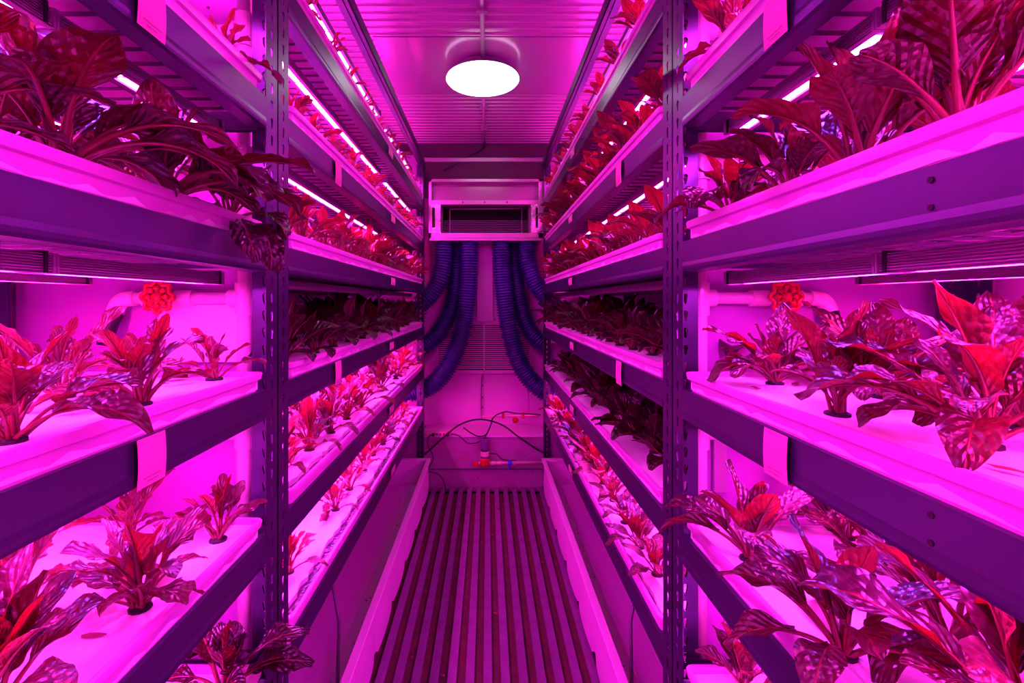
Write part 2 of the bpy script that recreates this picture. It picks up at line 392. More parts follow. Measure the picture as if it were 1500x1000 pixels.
# ------------------------------------------------------------------ trays, foam rafts
def side_words(side, bay): return ('%s front rack' if bay == 'near' else '%s far rack') % side
def tray(side, bay, t):
    h = TIERS[t]; s = -1 if side == 'left' else 1
    xf = FL if s < 0 else FR
    y0, y1 = (NEAR0+.06, .852) if bay == 'near' else (.985, 2.965)
    xa, xb = sorted((xf+s*.004, xf+s*(DEP-.006)))
    z = CZ+h
    b = MB().ringloft(xa, xb, y0, y1, [(-.03, z-.068), (-.010, z-.068), (-.004, z-.045), (-.001, z-.014), (.0035, z-.012), (.005, z-.002), (.004, z), (-.003, z), (-.004, z-.012), (-.006, z-.045), (-.012, z-.062)])
    b.add([(xa+.03, y0+.03, z-.068), (xb-.03, y0+.03, z-.068), (xb-.03, y1-.03, z-.068), (xa+.03, y1-.03, z-.068)], [(3, 2, 1, 0)])
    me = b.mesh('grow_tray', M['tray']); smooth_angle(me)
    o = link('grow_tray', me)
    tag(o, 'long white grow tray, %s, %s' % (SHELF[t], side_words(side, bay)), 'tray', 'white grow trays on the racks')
    gap = {('left', 'far', 'D'): .030, ('left', 'far', 'E'): .034, ('right', 'far', 'E'): .016, ('left', 'near', 'A'): .008}.get((side, bay, t), .006)
    # raft: slightly uneven top, jagged edge towards the aisle
    b = MB(); nx, ny = 7, 90
    rr = random.Random(ord(t)*7+len(side)*3+len(bay))
    x_in, x_out = xf+s*gap, xf+s*(DEP-.014)
    zz = z-.008
    top = []
    for j in range(ny+1):
        yy = y0+.008+(y1-y0-.016)*j/ny
        jag = rr.uniform(-.004, .006)*(1 if gap > .01 else .1)
        for i in range(nx+1):
            xx = x_in+(x_out-x_in)*i/nx + (s*jag if i == 0 else 0)
            top.append((xx, yy, zz+rr.uniform(-.0006, .0006)))
    b.v = top
    for j in range(ny):
        for i in range(nx):
            a = j*(nx+1)+i; q = (a, a+1, a+nx+2, a+nx+1); b.f.append(q if s > 0 else q[::-1]); b.m.append(0)
    nt = len(top); b.v += [(x_, y_, z_-.022) for x_, y_, z_ in top]
    edge = [i for i in range(nx+1)] + [j*(nx+1)+nx for j in range(1, ny+1)] + [ny*(nx+1)+i for i in range(nx-1, -1, -1)] + [j*(nx+1) for j in range(ny-1, 0, -1)]
    for a, c in zip(edge, edge[1:]+edge[:1]):
        q = (a, a+nt, c+nt, c); b.f.append(q if s > 0 else q[::-1]); b.m.append(0)
    me = b.mesh('foam_raft', M['foam']); smooth_angle(me, 30)
    o = link('foam_raft', me)
    tag(o, 'white foam raft in the tray, %s, %s' % (SHELF[t], side_words(side, bay)), 'raft', 'foam rafts in the trays')
    wa = put(MB().box(xa+.008, xb-.008, y0+.01, y1-.01, z-.034, z-.020), 'nutrient_water', M['algae'])
    tag(wa, 'dark water under the raft, %s, %s' % (SHELF[t], side_words(side, bay)), 'water'); wa['kind'] = 'stuff'
for side in ('left', 'right'):
    for bay in ('near', 'far'):
        for t in TIERS: tray(side, bay, t)

# ------------------------------------------------------------------ LED bars
def led_bar(side, bay, t, row, y0, y1, on, idx, h=None):
    s = -1 if side == 'left' else 1; xf = FL if s < 0 else FR
    x = xf+s*(.080+.23*row)
    z = CZ + (TIERS[t]-.033-.055-.003 if h is None else h)
    word = ('under the top rail' if h is not None else 'under the ' + SHELF[t])
    g = 'lit pink LED grow bars' if on else 'unlit LED grow bars'
    o = thing('grow_light_bar', '%s grow light bar %s, %s, %s row, %s piece' % ('glowing' if on else 'unlit', word, side_words(side, bay), 'aisle' if row == 0 else 'wall', ('near', 'far')[idx]), 'grow light', (x, (y0+y1)/2, z), g)
    L = y1-y0
    hb = MB()
    prof = []
    zz = 0.0; wd = .0165
    k = 0
    for q in range(7):
        prof += [(wd, -q*.0028), (wd, -q*.0028-.0014), (wd-.004, -q*.0028-.0014), (wd-.004, -(q+1)*.0028)]
    prof += [(wd, -.0205), (.008, -.0205), (.008, -.0185)]
    full = prof + [(-a, b_) for a, b_ in reversed(prof)]
    hb.prism_y(full[::-1], -L/2, L/2)
    put(hb, 'housing', M['alu'], o)
    for e in (-1, 1):
        put(MB().box(-.019, .019, e*L/2, e*(L/2+.003), -.021, .001), 'end_cap', M['alu'], o)
    n = max(3, int(L/.105)); seg = (L-.02)/n
    key = ['on_mix', 'on_red', 'on_mix', 'on_blue', 'on_mix', 'on_mix', 'on_red']
    for k in range(n):
        a = -L/2+.01+k*seg
        m = M[key[(k+idx*3+row) % 7]] if on else M['led_off']
        b = MB(); b.add([(-.0065, a+.003, -.0192), (.0065, a+.003, -.0192), (.0065, a+seg-.003, -.0192), (-.0065, a+seg-.003, -.0192)], [(3, 2, 1, 0)])
        put(b, 'light_strip', m, o)
    for e in ((.5-.008/L), ):
        put(MB().box(-.018, .018, e*L-.002, e*L+.002, -.002, .003).box(.017, .0188, e*L-.002, e*L+.002, -.0205, .003).box(-.0188, -.017, e*L-.002, e*L+.002, -.0205, .003), 'clip', M['black'], o)
    return o
OFF = {('left', 'far', 'B'), ('right', 'far', 'B'), ('right', 'far', 'C')}
for side in ('left', 'right'):
    for bay in ('near', 'far'):
        spans = [(-.42, .508), (.515, .835)] if bay == 'near' else [(.985, 2.07), (2.22, 2.93)]
        for row in (0, 1):
            for i, (a, b_) in enumerate(spans):
                for t in 'TABCD':
                    led_bar(side, bay, t, row, a, b_, (side, bay, t) not in OFF, i)
                led_bar(side, bay, 'T', row, a, b_, True, i, h=.822)

# ------------------------------------------------------------------ dividers and pipework at the end of each bay
def valve_wheel(parent, c, r=.028):
    b = MB(); c = Vector(c)
    ring = []
    n = 48
    for k in range(n):
        t = 2*PI*k/n; rr = r*(1+.13*math.cos(8*t)); ring.append(c+Vector((rr*math.cos(t), 0, rr*math.sin(t))))
    b.tube(ring+ring[:1], .0042, 8)
    for k in range(8):
        t = 2*PI*k/8; b.cyl(c, c+Vector((r*math.cos(t), .002, r*math.sin(t))), .003, 6)
        q = c+Vector((r*.62*math.cos(t), -.001, r*.62*math.sin(t)))
        b.cyl(q+Vector((0, -.004, 0)), q+Vector((0, .003, 0)), .0055, 8)
    b.cyl(c+Vector((0, -.006, 0)), c+Vector((0, .012, 0)), .009, 10)
    return put(b, 'valve_wheel', M['valve'], parent, smooth=True)
for side in ('left', 'right'):
    s = -1 if side == 'left' else 1; xf = FL if s < 0 else FR
    for bay, yp in (('near', .944), ('far', 3.078)):
        x0 = xf+s*(.079 if s < 0 else .066)
        if bay == 'far': x0 = xf+s*.03
        dp = put(MB().box(xf+s*.05, xf+s*(DEP-.01), yp+.019, yp+.025, .24, CEIL-.14), 'divider_panel', M['divider'])
        tag(dp, 'white divider panel behind the pipes at the end of the %s' % side_words(side, bay), 'panel', 'white divider panels')
        r = .0165
        p = thing('supply_pipe', 'white plastic supply pipe with branches at the end of the %s' % side_words(side, bay), 'pipe', (0, 0, 0), 'white supply pipes')
        put(MB().cyl((x0, yp, .22), (x0, yp, CZ+.80), r*.86, 20), 'riser', M['pvc'], p, smooth=True)
        for t, h in TIERS.items():
            if t == 'T': continue
            zc = CZ+h+.132
            fit = MB().cyl((x0, yp, zc-.034), (x0, yp, zc+.030), r*1.12, 20).cyl((x0, yp, zc), (x0+s*.03, yp, zc), r*1.05, 20)
            put(fit, 'tee_fitting', M['pvc'], p, smooth=False).data.update()
            put(MB().cyl((x0+s*.02, yp, zc), (x0+s*.235, yp, zc), r*.72, 16), 'branch', M['pvc'], p, smooth=True)
            if bay == 'near':
                for a_, b_ in ((.10, .135), (.175, .20)): put(MB().cyl((x0+s*a_, yp, zc), (x0+s*b_, yp, zc), r*.98, 16), 'collar', M['pvc'], p)
                if t in 'CA': valve_wheel(p, (x0+s*.155, yp-.026, zc+.002))
                el = [(x0+s*.215, yp, zc), (x0+s*.240, yp, zc-.003), (x0+s*.252, yp, zc-.016), (x0+s*.254, yp-.004, zc-.03)]
                put(MB().tube(spline(el, 5), r*.95, 14), 'elbow', M['pvc'], p, smooth=True)
                e = Vector(el[-1])
                put(MB().tube([e, e+Vector((s*.003, -.006, -.016)), e+Vector((s*.010, -.014, -.062))], [.0165, .0145, .0125], 14), 'drain_hose', M['black'], p, smooth=True)

# lighter sheet leaning on the near left divider
q = put(MB().box(-.655, -.485, .953, .959, CZ-.12, CZ-.005), 'backing_sheet', M['foam'])
tag(q, 'pale square sheet on the left divider below the valve pipe', 'sheet')
for x0, x1, z0, z1, l in ((-.50, -.478, CZ-.378, CZ-.20, 'narrow grey upright strip behind the small plant, left foreground rack, fifth shelf'), (.45, .475, CZ-.378, CZ-.20, 'narrow grey upright strip behind the right foreground fifth shelf plants')):
    tag(put(MB().box(x0, x1, .948, .956, z0, z1), 'support_strip', M['alu']), l, 'strip')

# ------------------------------------------------------------------ paper tags
def paper_tag(side, y, w, t, h, label, z_off=0.0):
    s = -1 if side == 'left' else 1; xf = (FL if s < 0 else FR)-s*.0052
    zt = CZ+TIERS[t]-.033+.001+z_off
    b = MB(); n = 5
    vs_ = []
    for k in range(n+1):
        z = zt-h*k/n; dx = -s*.0015*math.sin(PI*k/n)
        vs_ += [(xf+dx, y-w/2, z), (xf+dx, y+w/2, z), (xf+dx+s*.0004, y-w/2, z), (xf+dx+s*.0004, y+w/2, z)]
    fs = []
    for k in range(n):
        a = 4*k; fs += [(a, a+1, a+5, a+4), (a+2, a+6, a+7, a+3), (a, a+4, a+6, a+2), (a+1, a+3, a+7, a+5)]
    b.add(vs_, fs)
    o = put(b, 'paper_tag', M['paper']); tag(o, label, 'tag', 'paper tags on the shelf beams')
    if w > .03:
        pr = MB()
        for row in (0, 1):
            yy = y-w*.32+row*w*.12; e = y+w*.32-row*w*.14
            while yy < e:
                l_ = R.uniform(.0015, .004)
                z = zt-h*(.80+.08*row)
                pr.add([(xf-s*.0012, yy, z), (xf-s*.0012, yy+l_, z), (xf-s*.0012, yy+l_, z-.0016), (xf-s*.0012, yy, z-.0016)], [(0, 1, 2, 3)]); yy += l_+.0008
        put(pr, 'faint_print', M['ink'], o)
for side in ('left', 'right'):
    yn = .562 if side == 'left' else .572
    if side == 'right': yn = .577
    for t in 'AC':
        paper_tag(side, yn, .047, t, .057, 'large paper tag on the %s beam of the %s' % (SHELF[t].replace(' shelf', '-shelf'), side_words(side, 'near')))
        paper_tag(side, 1.265, .050, t, .062, 'tall paper tag on the %s beam of the %s' % (SHELF[t].replace(' shelf', '-shelf'), side_words(side, 'far')))
    for t, yy in (('T', 1.95), ('A', 2.0), ('B', 2.0), ('C', 1.97), ('D', 1.97), ('E', 2.0)):
        paper_tag(side, yy, .085, t, .030, 'small paper tag wrapped on the %s beam of the %s' % (SHELF[t].replace(' shelf', '-shelf'), side_words(side, 'far')), -.01)

# ------------------------------------------------------------------ troughs under the far racks
def trough(side):
    s = -1 if side == 'left' else 1
    xo = -.366 if s < 0 else .350
    xi = xo+s*.40; y0, y1 = .985, 2.962; zt = CZ-.972
    # aisle wall with shallow pockets bulging between the notches
    b = MB(); ny = 96; rows = [(.004, .022), (.0, .06), (0, .14), (0, zt-.016), (-.012, zt-.014), (-.014, zt-.003), (-.012, zt), (.010, zt), (.014, zt-.006), (.022, .05)]
    g = []
    for j in range(ny+1):
        y = y0+(y1-y0)*j/ny
        ph = (y-y0)/(y1-y0)*7; fr = ph-math.floor(ph)
        bul = .013*math.sin(PI*min(1, max(0, (fr-.03)/.94)))**.3 if .03 < fr < .97 else 0
        for q, (dx, z) in enumerate(rows):
            k = (1-(z/zt)) if q < 4 else 0
            lift = (.016 if (fr < .05 or fr > .95) else 0) if q == 0 else 0
            g.append((xo+s*dx - s*bul*k, y, z+lift))
    n = len(rows)
    fs = []
    for j in range(ny):
        for q in range(n-1):
            a = j*n+q; f = (a, a+1, a+n+1, a+n); fs.append(f if s < 0 else f[::-1])
    b.add(g, fs)
    # floor of the tub, far wall, ends
    b.box(xo+s*.022, xi, y0, y1, .035, .05)
    b.box(xi, xi+s*.01, y0, y1, .03, zt)
    b.box(xo+s*.0, xi, y1-.012, y1, .03, zt).box(xo+s*.0, xi, y0, y0+.012, .03, zt)
    b.box(xo+s*(-.012), xi, y1-.022, y1+.012, zt-.012, zt+.0005)
    me = b.mesh('trough', M['trough']); smooth_angle(me, 35)
    o = link('catch_trough', me)
    tag(o, 'long white plastic trough on the floor under the %s rack' % side, 'trough', 'catch troughs under the racks')
    put(MB().box(xo+s*.10, xo+s*.112, y0+.02, y1-.02, .05, .057), 'floor_ridge', M['trough'], o)
    put(MB().tube([(xo+s*.035, 1.27, .055), (xo+s*.10, 1.50, zt-.03), (xo+s*.14, 1.56, zt+.05)], .005, 8), 'drain_tube', M['steel_dark'], o)
    for k in range(16):
        px = xo+s*R.uniform(.03, .11); py = R.uniform(1.2, 2.95); r_ = R.uniform(.002, .005)
        put(MB().cyl((px, py, .05), (px, py, .0515), r_, 6), 'dirt_speck', M['debris'], o)
trough('left'); trough('right')

# ------------------------------------------------------------------ ceiling lamp
lp = thing('ceiling_lamp', 'round white glowing ceiling lamp with dark housing above the aisle', 'lamp', (-.022, 2.21, CZ+1.02))
b = MB(); n = 48; prof = [(0.001, -.022), (.05, -.021), (.10, -.017), (.14, -.010), (.162, -.002), (.169, .006), (.166, .012)]
vs_ = [(r*math.cos(2*PI*k/n), r*math.sin(2*PI*k/n), z) for r, z in prof for k in range(n)]
b.add(vs_, [(i*n+k, i*n+(k+1) % n, (i+1)*n+(k+1) % n, (i+1)*n+k) for i in range(len(prof)-1) for k in range(n)][::1])
me = b.mesh('diffuser', M['lamp'], True); me.flip_normals(); link('diffuser', me, lp)
put(MB().tube([(0, 0, .012), (0, 0, .018), (0, 0, .030), (0, 0, .058)], [.166, .160, .13, .12], 48), 'housing', M['lampback'], lp, smooth=False)

# ------------------------------------------------------------------ air unit at the far end
au = thing('air_unit', 'zinc sheet air unit box with a dark louvred opening above the violet hoses', 'air unit', (0, 0, 0))
yf = 3.03
def rectpx(x0, y0, x1, y1, d0, d1, dref=None):
    a = P(x0, y1, dref or d0); c = P(x1, y0, dref or d0)
    return (a.x, c.x, d0, d1, a.z, c.z)
fr = MB()
fr.box(*rectpx(628, 262, 795, 266, yf, yf+.25, yf)).box(*rectpx(628, 341, 795, 348, yf, yf+.25, yf))
fr.box(*rectpx(628, 262, 632, 348, yf, yf+.25, yf)).box(*rectpx(789, 262, 795, 348, yf, yf+.25, yf))
put(fr, 'frame', M['duct'], au)
put(MB().box(*rectpx(629, 262, 794, 298, yf+.06, yf+.07, yf)), 'upper_panel', M['ceil'], au)
lipb = MB().box(*rectpx(632, 293, 789, 299, yf+.004, yf+.06, yf)); put(lipb, 'lip', M['duct'], au)
for px in (678, 710, 743):
    p = P(px, 296, yf); put(MB().cyl(p+Vector((0, .004, 0)), p+Vector((0, -.003, 0)), .006, 8), 'screw', M['steel_dark'], au)
put(MB().box(*rectpx(629, 298, 645, 342, yf+.006, yf+.05, yf)), 'foil_flange', M['foil'], au)
put(MB().box(*rectpx(778, 298, 790, 342, yf+.006, yf+.05, yf)), 'foil_flange', M['foil'], au)
for (a, b_) in ((633, 637), (785, 788)):
    put(MB().box(*rectpx(a, 304, b_, 333, yf+.003, yf+.008, yf)), 'slot', M['void'], au)
put(MB().box(*rectpx(630, 296, 793, 344, yf+.22, yf+.24, yf)), 'cavity_back', M['void'], au)
for a_, b_ in ((643, 647), (775, 779)): put(MB().box(*rectpx(a_, 298, b_, 342, yf+.05, yf+.22, yf)), 'cavity_side', M['fin'], au)
for k in range(8):
    yy = 320+k*2.7
    put(MB().box(*rectpx(645, yy, 778, yy+.7, yf+.075, yf+.11, yf)), 'louvre_blade', M['fin'], au)
for xx in (657, 765):
    put(MB().box(*rectpx(xx, 304, xx+1.2, 341, yf+.07, yf+.075, yf)), 'guide_rod', M['fin'], au)
put(MB().cyl(P(660, 306, yf+.10), P(764, 305, yf+.10), .006, 8), 'shaft', M['duct'], au)
for px in (651, 688, 734, 771):
    p = P(px, 349, 3.11); put(MB().cyl(p+Vector((0, 0, .012)), p+Vector((0, 0, -.012)), .064, 24), 'hose_collar', M['duct'], au)
put(MB().box(*rectpx(629, 347, 794, 352, yf+.005, WALLY-.01, yf)), 'base_plate', M['duct'], au)

# ------------------------------------------------------------------ corrugated hoses
def hose(pts, d, label):
    path = spline([P(x, y, dd) for x, y, dd in pts], 22)
    # resample to an even pitch
    cum = [0]
    for a, c in zip(path, path[1:]): cum.append(cum[-1]+(c-a).length)
    pitch = .0175/4; n = int(cum[-1]/pitch); out = []; rad = []; j = 0
    for i in range(n):
        s_ = i*pitch
        while j < len(cum)-2 and cum[j+1] < s_: j += 1
        f = (s_-cum[j])/max(1e-9, cum[j+1]-cum[j]); out.append(path[j].lerp(path[j+1], f)); rad.append((.0640, .0580, .0480, .0550)[i % 4])
    o = put(MB().tube(out, rad, 22), 'duct_hose', M['hose'], smooth=True)
    tag(o, label, 'hose', 'violet corrugated duct hoses')
hose([(651, 350, 3.11), (649, 385, 3.11), (640, 418, 3.11), (615, 446, 3.115), (575, 470, 3.12), (545, 480, 3.12)], 0, 'violet corrugated hose farthest left, curving highest behind the left rack')
hose([(671, 350, 3.21), (668, 420, 3.21), (655, 468, 3.21), (628, 502, 3.20), (590, 520, 3.2), (560, 526, 3.2)], 0, 'violet corrugated hose in the back of the left three, middle bend')
hose([(688, 350, 3.11), (686, 420, 3.11), (678, 480, 3.11), (660, 530, 3.11), (634, 563, 3.11), (600, 575, 3.12), (560, 578, 3.13)], 0, 'violet corrugated hose left of the centre gap, reaching lowest on the left')
hose([(734, 350, 3.11), (737, 420, 3.11), (746, 480, 3.11), (763, 535, 3.11), (790, 568, 3.11), (825, 582, 3.12), (860, 585, 3.13)], 0, 'violet corrugated hose right of the centre gap, reaching lowest on the right')
hose([(752, 350, 3.21), (757, 420, 3.21), (768, 468, 3.21), (790, 500, 3.20), (825, 520, 3.2), (850, 526, 3.2)], 0, 'violet corrugated hose in the back of the right three, middle bend')
hose([(771, 350, 3.11), (774, 385, 3.11), (785, 415, 3.11), (808, 442, 3.115), (845, 465, 3.12), (870, 475, 3.12)], 0, 'violet corrugated hose farthest right, curving highest behind the right rack')

# grey duct strip and louvre panel on the far wall
gs = put(MB().box(*rectpx(699, 350, 722, 470, WALLY-.05, WALLY-.008, WALLY)), 'cover_strip', M['alu'])
tag(gs, 'grey upright cover strip between the hoses on the far wall', 'strip')
lv = thing('louvre_panel', 'slatted vent panel on the far wall between the hoses', 'vent', (0, 0, 0))
put(MB().box(*rectpx(640, 470, 778, 474, WALLY-.03, WALLY-.008, WALLY)).box(*rectpx(640, 541, 778, 546, WALLY-.03, WALLY-.008, WALLY)).box(*rectpx(640, 470, 643, 546, WALLY-.03, WALLY-.008, WALLY)).box(*rectpx(775, 470, 778, 546, WALLY-.03, WALLY-.008, WALLY)), 'frame', M['wall'], lv)
put(MB().box(*rectpx(643, 474, 775, 541, WALLY-.011, WALLY-.0085, WALLY)), 'backing', M['void'], lv)
for k in range(22):
    yy = 474.5+k*3.03; a = P(643, yy, WALLY-.02); c = P(775, yy, WALLY-.02)
    b = MB().box(a.x, c.x, WALLY-.026, WALLY-.022, a.z-.0075, a.z)
    put(b, 'slat', M['wall'], lv)
put(MB().box(*rectpx(708, 470, 710.5, 545, WALLY-.036, WALLY-.030, WALLY)), 'centre_bar', M['duct'], lv)

# ------------------------------------------------------------------ cables and small gear on the bulkhead
def cable(pts, r, name, label, m='black'):
    o = put(MB().tube(spline([P(x, y, d) for x, y, d in pts], 10), r, 8), name, M[m], smooth=True)
    tag(o, label, 'cable'); return o
cable([(610, 672, 3.0), (626, 662, 3.02), (650, 640, 3.02), (675, 621, 3.02), (704, 614, 3.02), (735, 622, 3.02), (760, 640, 3.02), (785, 657, 3.02), (800, 665, 3.02)], .0055, 'thick_cable', 'thick black cable arching right across the far bulkhead')
cable([(679, 626, 3.03), (690, 634, 3.03), (702, 639, 3.03), (712, 636, 3.03), (719, 622, 3.03), (724, 610, 3.03), (740, 603, 3.03), (755, 605, 3.02), (792, 607, 3.02)], .0040, 'black_hose', 'thin black hose looping up to the red pipe clips on the far wall')
cable([(660, 635, 3.035), (672, 638, 3.03), (684, 648, 3.03), (695, 649, 3.03), (708, 643, 3.03), (717, 628, 3.03), (721, 612, 3.03)], .0030, 'looped_cable', 'thin black power cable running from the power strip to the loop')
cable([(635, 635, 3.03), (628, 640, 3.02), (627, 652, 3.02), (633, 664, 3.02), (634, 674, 3.02), (626, 687, 3.02), (616, 690, 3.02)], .0030, 'hanging_cable', 'thin black cord hanging from the left end of the power strip')
cable([(618, 691, 3.02), (632, 691, 3.02), (645, 697, 3.02), (651, 709, 3.02), (652, 719, 3.02), (645, 725, 2.98), (628, 725, 2.98)], .0030, 'floor_cable', 'black cord looping down to the floor in the far left corner')
cable([(706, 548, WALLY-.02), (705, 575, WALLY-.02), (705, 602, WALLY-.02), (706, 612, WALLY-.03)], .0030, 'wall_cable', 'thin cable running straight down the middle of the far wall', 'steel_dark')
cable([(717, 664, 3.03), (727, 665, 3.02), (735, 672, 3.02), (745, 674, 3.02), (755, 674, 3.02)], .0032, 'hose_whip', 'short black whip hose beside the filter canister')
ps = thing('power_strip', 'pale power strip lying along the left end of the bulkhead ledge', 'power strip', (0, 0, 0))
put(MB().box(*rectpx(624, 632, 661, 640, 3.03, 3.05)), 'strip_body', M['paper'], ps)
for px in (640, 645, 650): p = P(px, 636, 3.03); put(MB().cyl(p, p+Vector((0, -.002, 0)), .007, 10), 'socket', M['steel_dark'], ps)
for px in (635, 656): p = P(px, 636, 3.03); put(MB().cyl(p, p+Vector((0, -.022, 0)), .010, 10), 'plug', M['black'], ps)
fc = thing('filter_canister', 'smoky water filter canister with red band on the far bulkhead', 'filter', (0, 0, 0))
c0 = P(710, 682, 3.02); c1 = P(710, 643, 3.02); yv = Vector((0, 0, 0))
put(MB().cyl(c0.lerp(c1, .28), c1, .026, 20), 'bowl', M['glass'], fc)
put(MB().tube([c0, c0.lerp(c1, .08), c0.lerp(c1, .26), c0.lerp(c1, .30)], [.024, .031, .031, .027], 20), 'cap', M['valve'], fc, smooth=False)
put(MB().cyl(c0.lerp(c1, .38), c0.lerp(c1, .56), .0268, 20), 'label_band', M['pink'], fc)
put(MB().cyl(c0.lerp(c1, .58), c0.lerp(c1, .63), .0275, 20), 'clamp', M['black'], fc)
kb = P(697, 680, 3.02); put(MB().cyl(kb+Vector((0, .012, 0)), kb+Vector((0, -.012, 0)), .017, 12), 'knob', M['valve'], fc)
wp = thing('water_pipe', 'pink water pipe with a blue valve running right from the filter', 'pipe', (0, 0, 0))
put(MB().cyl(P(700, 678, 3.03), P(801, 677, 3.03), .009, 12), 'pipe', M['pink'], wp, smooth=True)
for px in (722, 732, 752): put(MB().cyl(P(px-3, 678, 3.03), P(px+3, 678, 3.03), .013, 12), 'fitting', M['pink'], wp)
put(MB().cyl(P(746.5, 673, 3.02), P(746.5, 686, 3.02), .007, 8).cyl(P(744, 678, 3.01), P(750, 678, 3.01), .011, 10), 'valve_handle', M['blue'], wp)
rp = thing('clipped_pipe', 'short red pipe with clips and a small red valve on the far wall', 'pipe', (0, 0, 0))
put(MB().cyl(P(706, 610, 3.06), P(792, 608, 3.06), .005, 10), 'pipe', M['pink'], rp, smooth=True)
for px in (737, 767): put(MB().cyl(P(px, 603, 3.05), P(px, 613, 3.05), .007, 8), 'clip', M['valve'], rp)
b = P(755, 615, 3.05); valve_wheel(rp, b, .017)

# ------------------------------------------------------------------ leaves and plants
def leaf_mb(b, rng, L, W, pet, e0, droop, style, nu, nv, mtx=None, mi=(0, 1)):
    """one leaf growing from the origin towards +X; writes into b and returns uv list entries"""
    # spine
    n = nv; pts = []; th = e0; p = Vector((0, 0, 0)); ds = L/n; side = rng.uniform(-.25, .25); tw0 = rng.uniform(-.5, .5)
    frames = []
    for i in range(n+1):
        t = i/n
        th_i = e0-droop*t**1.4
        az = side*t
        d = Vector((math.cos(th_i)*math.cos(az), math.cos(th_i)*math.sin(az), math.sin(th_i)))
        frames.append((p.copy(), d)); p = p+d*ds
    ph1, ph2 = rng.uniform(0, 6), rng.uniform(0, 6); fold = rng.uniform(.15, .55)
    ruf = rng.uniform(.10, .22); nl = rng.choice([5, 6, 7]); pk = rng.uniform(.02, .05)
    base = len(b.v); vs = []; uvs = []
    i0 = int(round(n*pet)); rows = n-i0
    for r in range(rows+1):
        i = i0+r; t = r/rows
        pc, d = frames[i]
        up = Vector((0, 0, 1)); sd = d.cross(up); sd.normalize(); nrm = sd.cross(d)
        a = tw0*t; sd, nrm = sd*math.cos(a)+nrm*math.sin(a), nrm*math.cos(a)-sd*math.sin(a)
        if style == 'lobed':
            w = W*(math.sin(PI*min(1, t*.93+.05))**.8)*(.5+.5*t)*(1+.20*math.sin(nl*PI*t+ph1)+.10*math.sin(nl*2.7*PI*t+ph2))
        else:
            w = W*(math.sin(PI*(t*.95+.03))**.62)*(.62+.38*math.sin(PI*t*.8))
        w = max(w, .0012)
        for k in range(nu+1):
            u = k/nu*2-1
            asym = 1+.10*math.sin(5*t+ph2+(1 if u > 0 else 0))
            lat = u*w*asym
            z = fold*abs(lat)*(1-.4*t) + ruf*W*abs(u)**2*math.sin(11*t+ph1+(2.1 if u > 0 else 0)) + pk*W*math.sin(17*t+3*u+ph2)*2*abs(u)*(1-abs(u)*.4)
            if style == 'puckered': z += .05*W*math.sin(24*t-5*abs(u)+.8*math.sin(9*t+ph1))*(.35+.65*abs(u))*(1 if nv > 12 else .0)
            v = pc+sd*lat*math.cos(fold*.6)+nrm*z
            vs.append(v); uvs.append((k/nu, t))
    fs = []
    for r in range(rows):
        for k in range(nu):
            a = r*(nu+1)+k; fs.append((a, a+1, a+nu+2, a+nu+1))
    # petiole and midrib
    m0 = len(vs)
    sp = [frames[i][0] for i in range(0, n)]; ns = 4
    r0 = W*.10+.0012
    for i, q in enumerate(sp):
        d = frames[i][1]; up = Vector((0, 0, 1)); sd = d.cross(up).normalized(); nr = sd.cross(d)
        rr = r0*(1-.85*i/len(sp))
        for k in range(ns):
            t = 2*PI*k/ns+PI/4; vs.append(q+sd*math.cos(t)*rr*1.2+nr*(math.sin(t)*rr-rr*.45)); uvs.append((0, 0))
    fs2 = []
    for i in range(len(sp)-1):
        for k in range(ns): a = m0+i*ns; fs2.append((a+k, a+(k+1) % ns, a+ns+(k+1) % ns, a+ns+k))
    if mtx is not None: vs = [mtx @ v for v in vs]
    b.add(vs, fs, mi[0]); b.add([], [], 0)
    o = len(b.v)-len(vs)
    for f in fs2: b.f.append([o+i for i in f]); b.m.append(mi[1])
    b.uvl = getattr(b, 'uvl', []) + uvs
def finish_leaf(b, name, mats):
    me = b.mesh(name, mats, True)
    uvl = me.uv_layers.new(name='UVMap')
    co = [0.0]*(2*len(me.loops)); vi = [0]*len(me.loops); me.loops.foreach_get('vertex_index', vi)
    for i, v in enumerate(vi): co[2*i], co[2*i+1] = b.uvl[v]
    uvl.data.foreach_set('uv', co); return me
LIB = {}
def lib(style, n, dims, mt, nu, nv):
    out = []
    for k in range(n):
        f = k/(n-1)
        rng = random.Random(k*31+len(style)+nv)
        e0 = math.radians(88-f*48+rng.uniform(-6, 6)); dr = math.radians(20+f*75+rng.uniform(-15, 25))
        L = rng.uniform(*dims[0]); W = rng.uniform(*dims[1])
        b = MB(); leaf_mb(b, rng, L, W, rng.uniform(*dims[2]), e0, dr, 'lobed' if 'lobed' in style else 'puckered', nu, nv)
        out.append(finish_leaf(b, 'leaf', [M[mt], M['stem']]))
    return out
LIB['puckered'] = lib('puckered', 14, ((.15, .195), (.024, .034), (.30, .42)), 'leaf', 8, 24)
LIB['dark'] = lib('puckered_dark', 12, ((.16, .20), (.028, .037), (.30, .42)), 'leaf_in_shade', 8, 24)
LIB['lobed'] = lib('lobed', 14, ((.10, .135), (.016, .024), (.32, .46)), 'leaf_lobed', 6, 22)
LIB['f_puckered'] = lib('puckered', 10, ((.13, .17), (.021, .029), (.28, .38)), 'leaf', 4, 10)
LIB['f_dark'] = lib('puckered_d', 10, ((.13, .17), (.021, .029), (.25, .35)), 'leaf_in_shade', 4, 10)
LIB['f_lobed'] = lib('lobed', 10, ((.10, .14), (.015, .021), (.32, .44)), 'leaf_lobed', 4, 14)
plugme = MB().tube([(0, 0, -.006), (0, 0, .0015), (0, 0, .003)], [.0135, .0135, .010], 12).mesh('planting_plug', M['plug'])
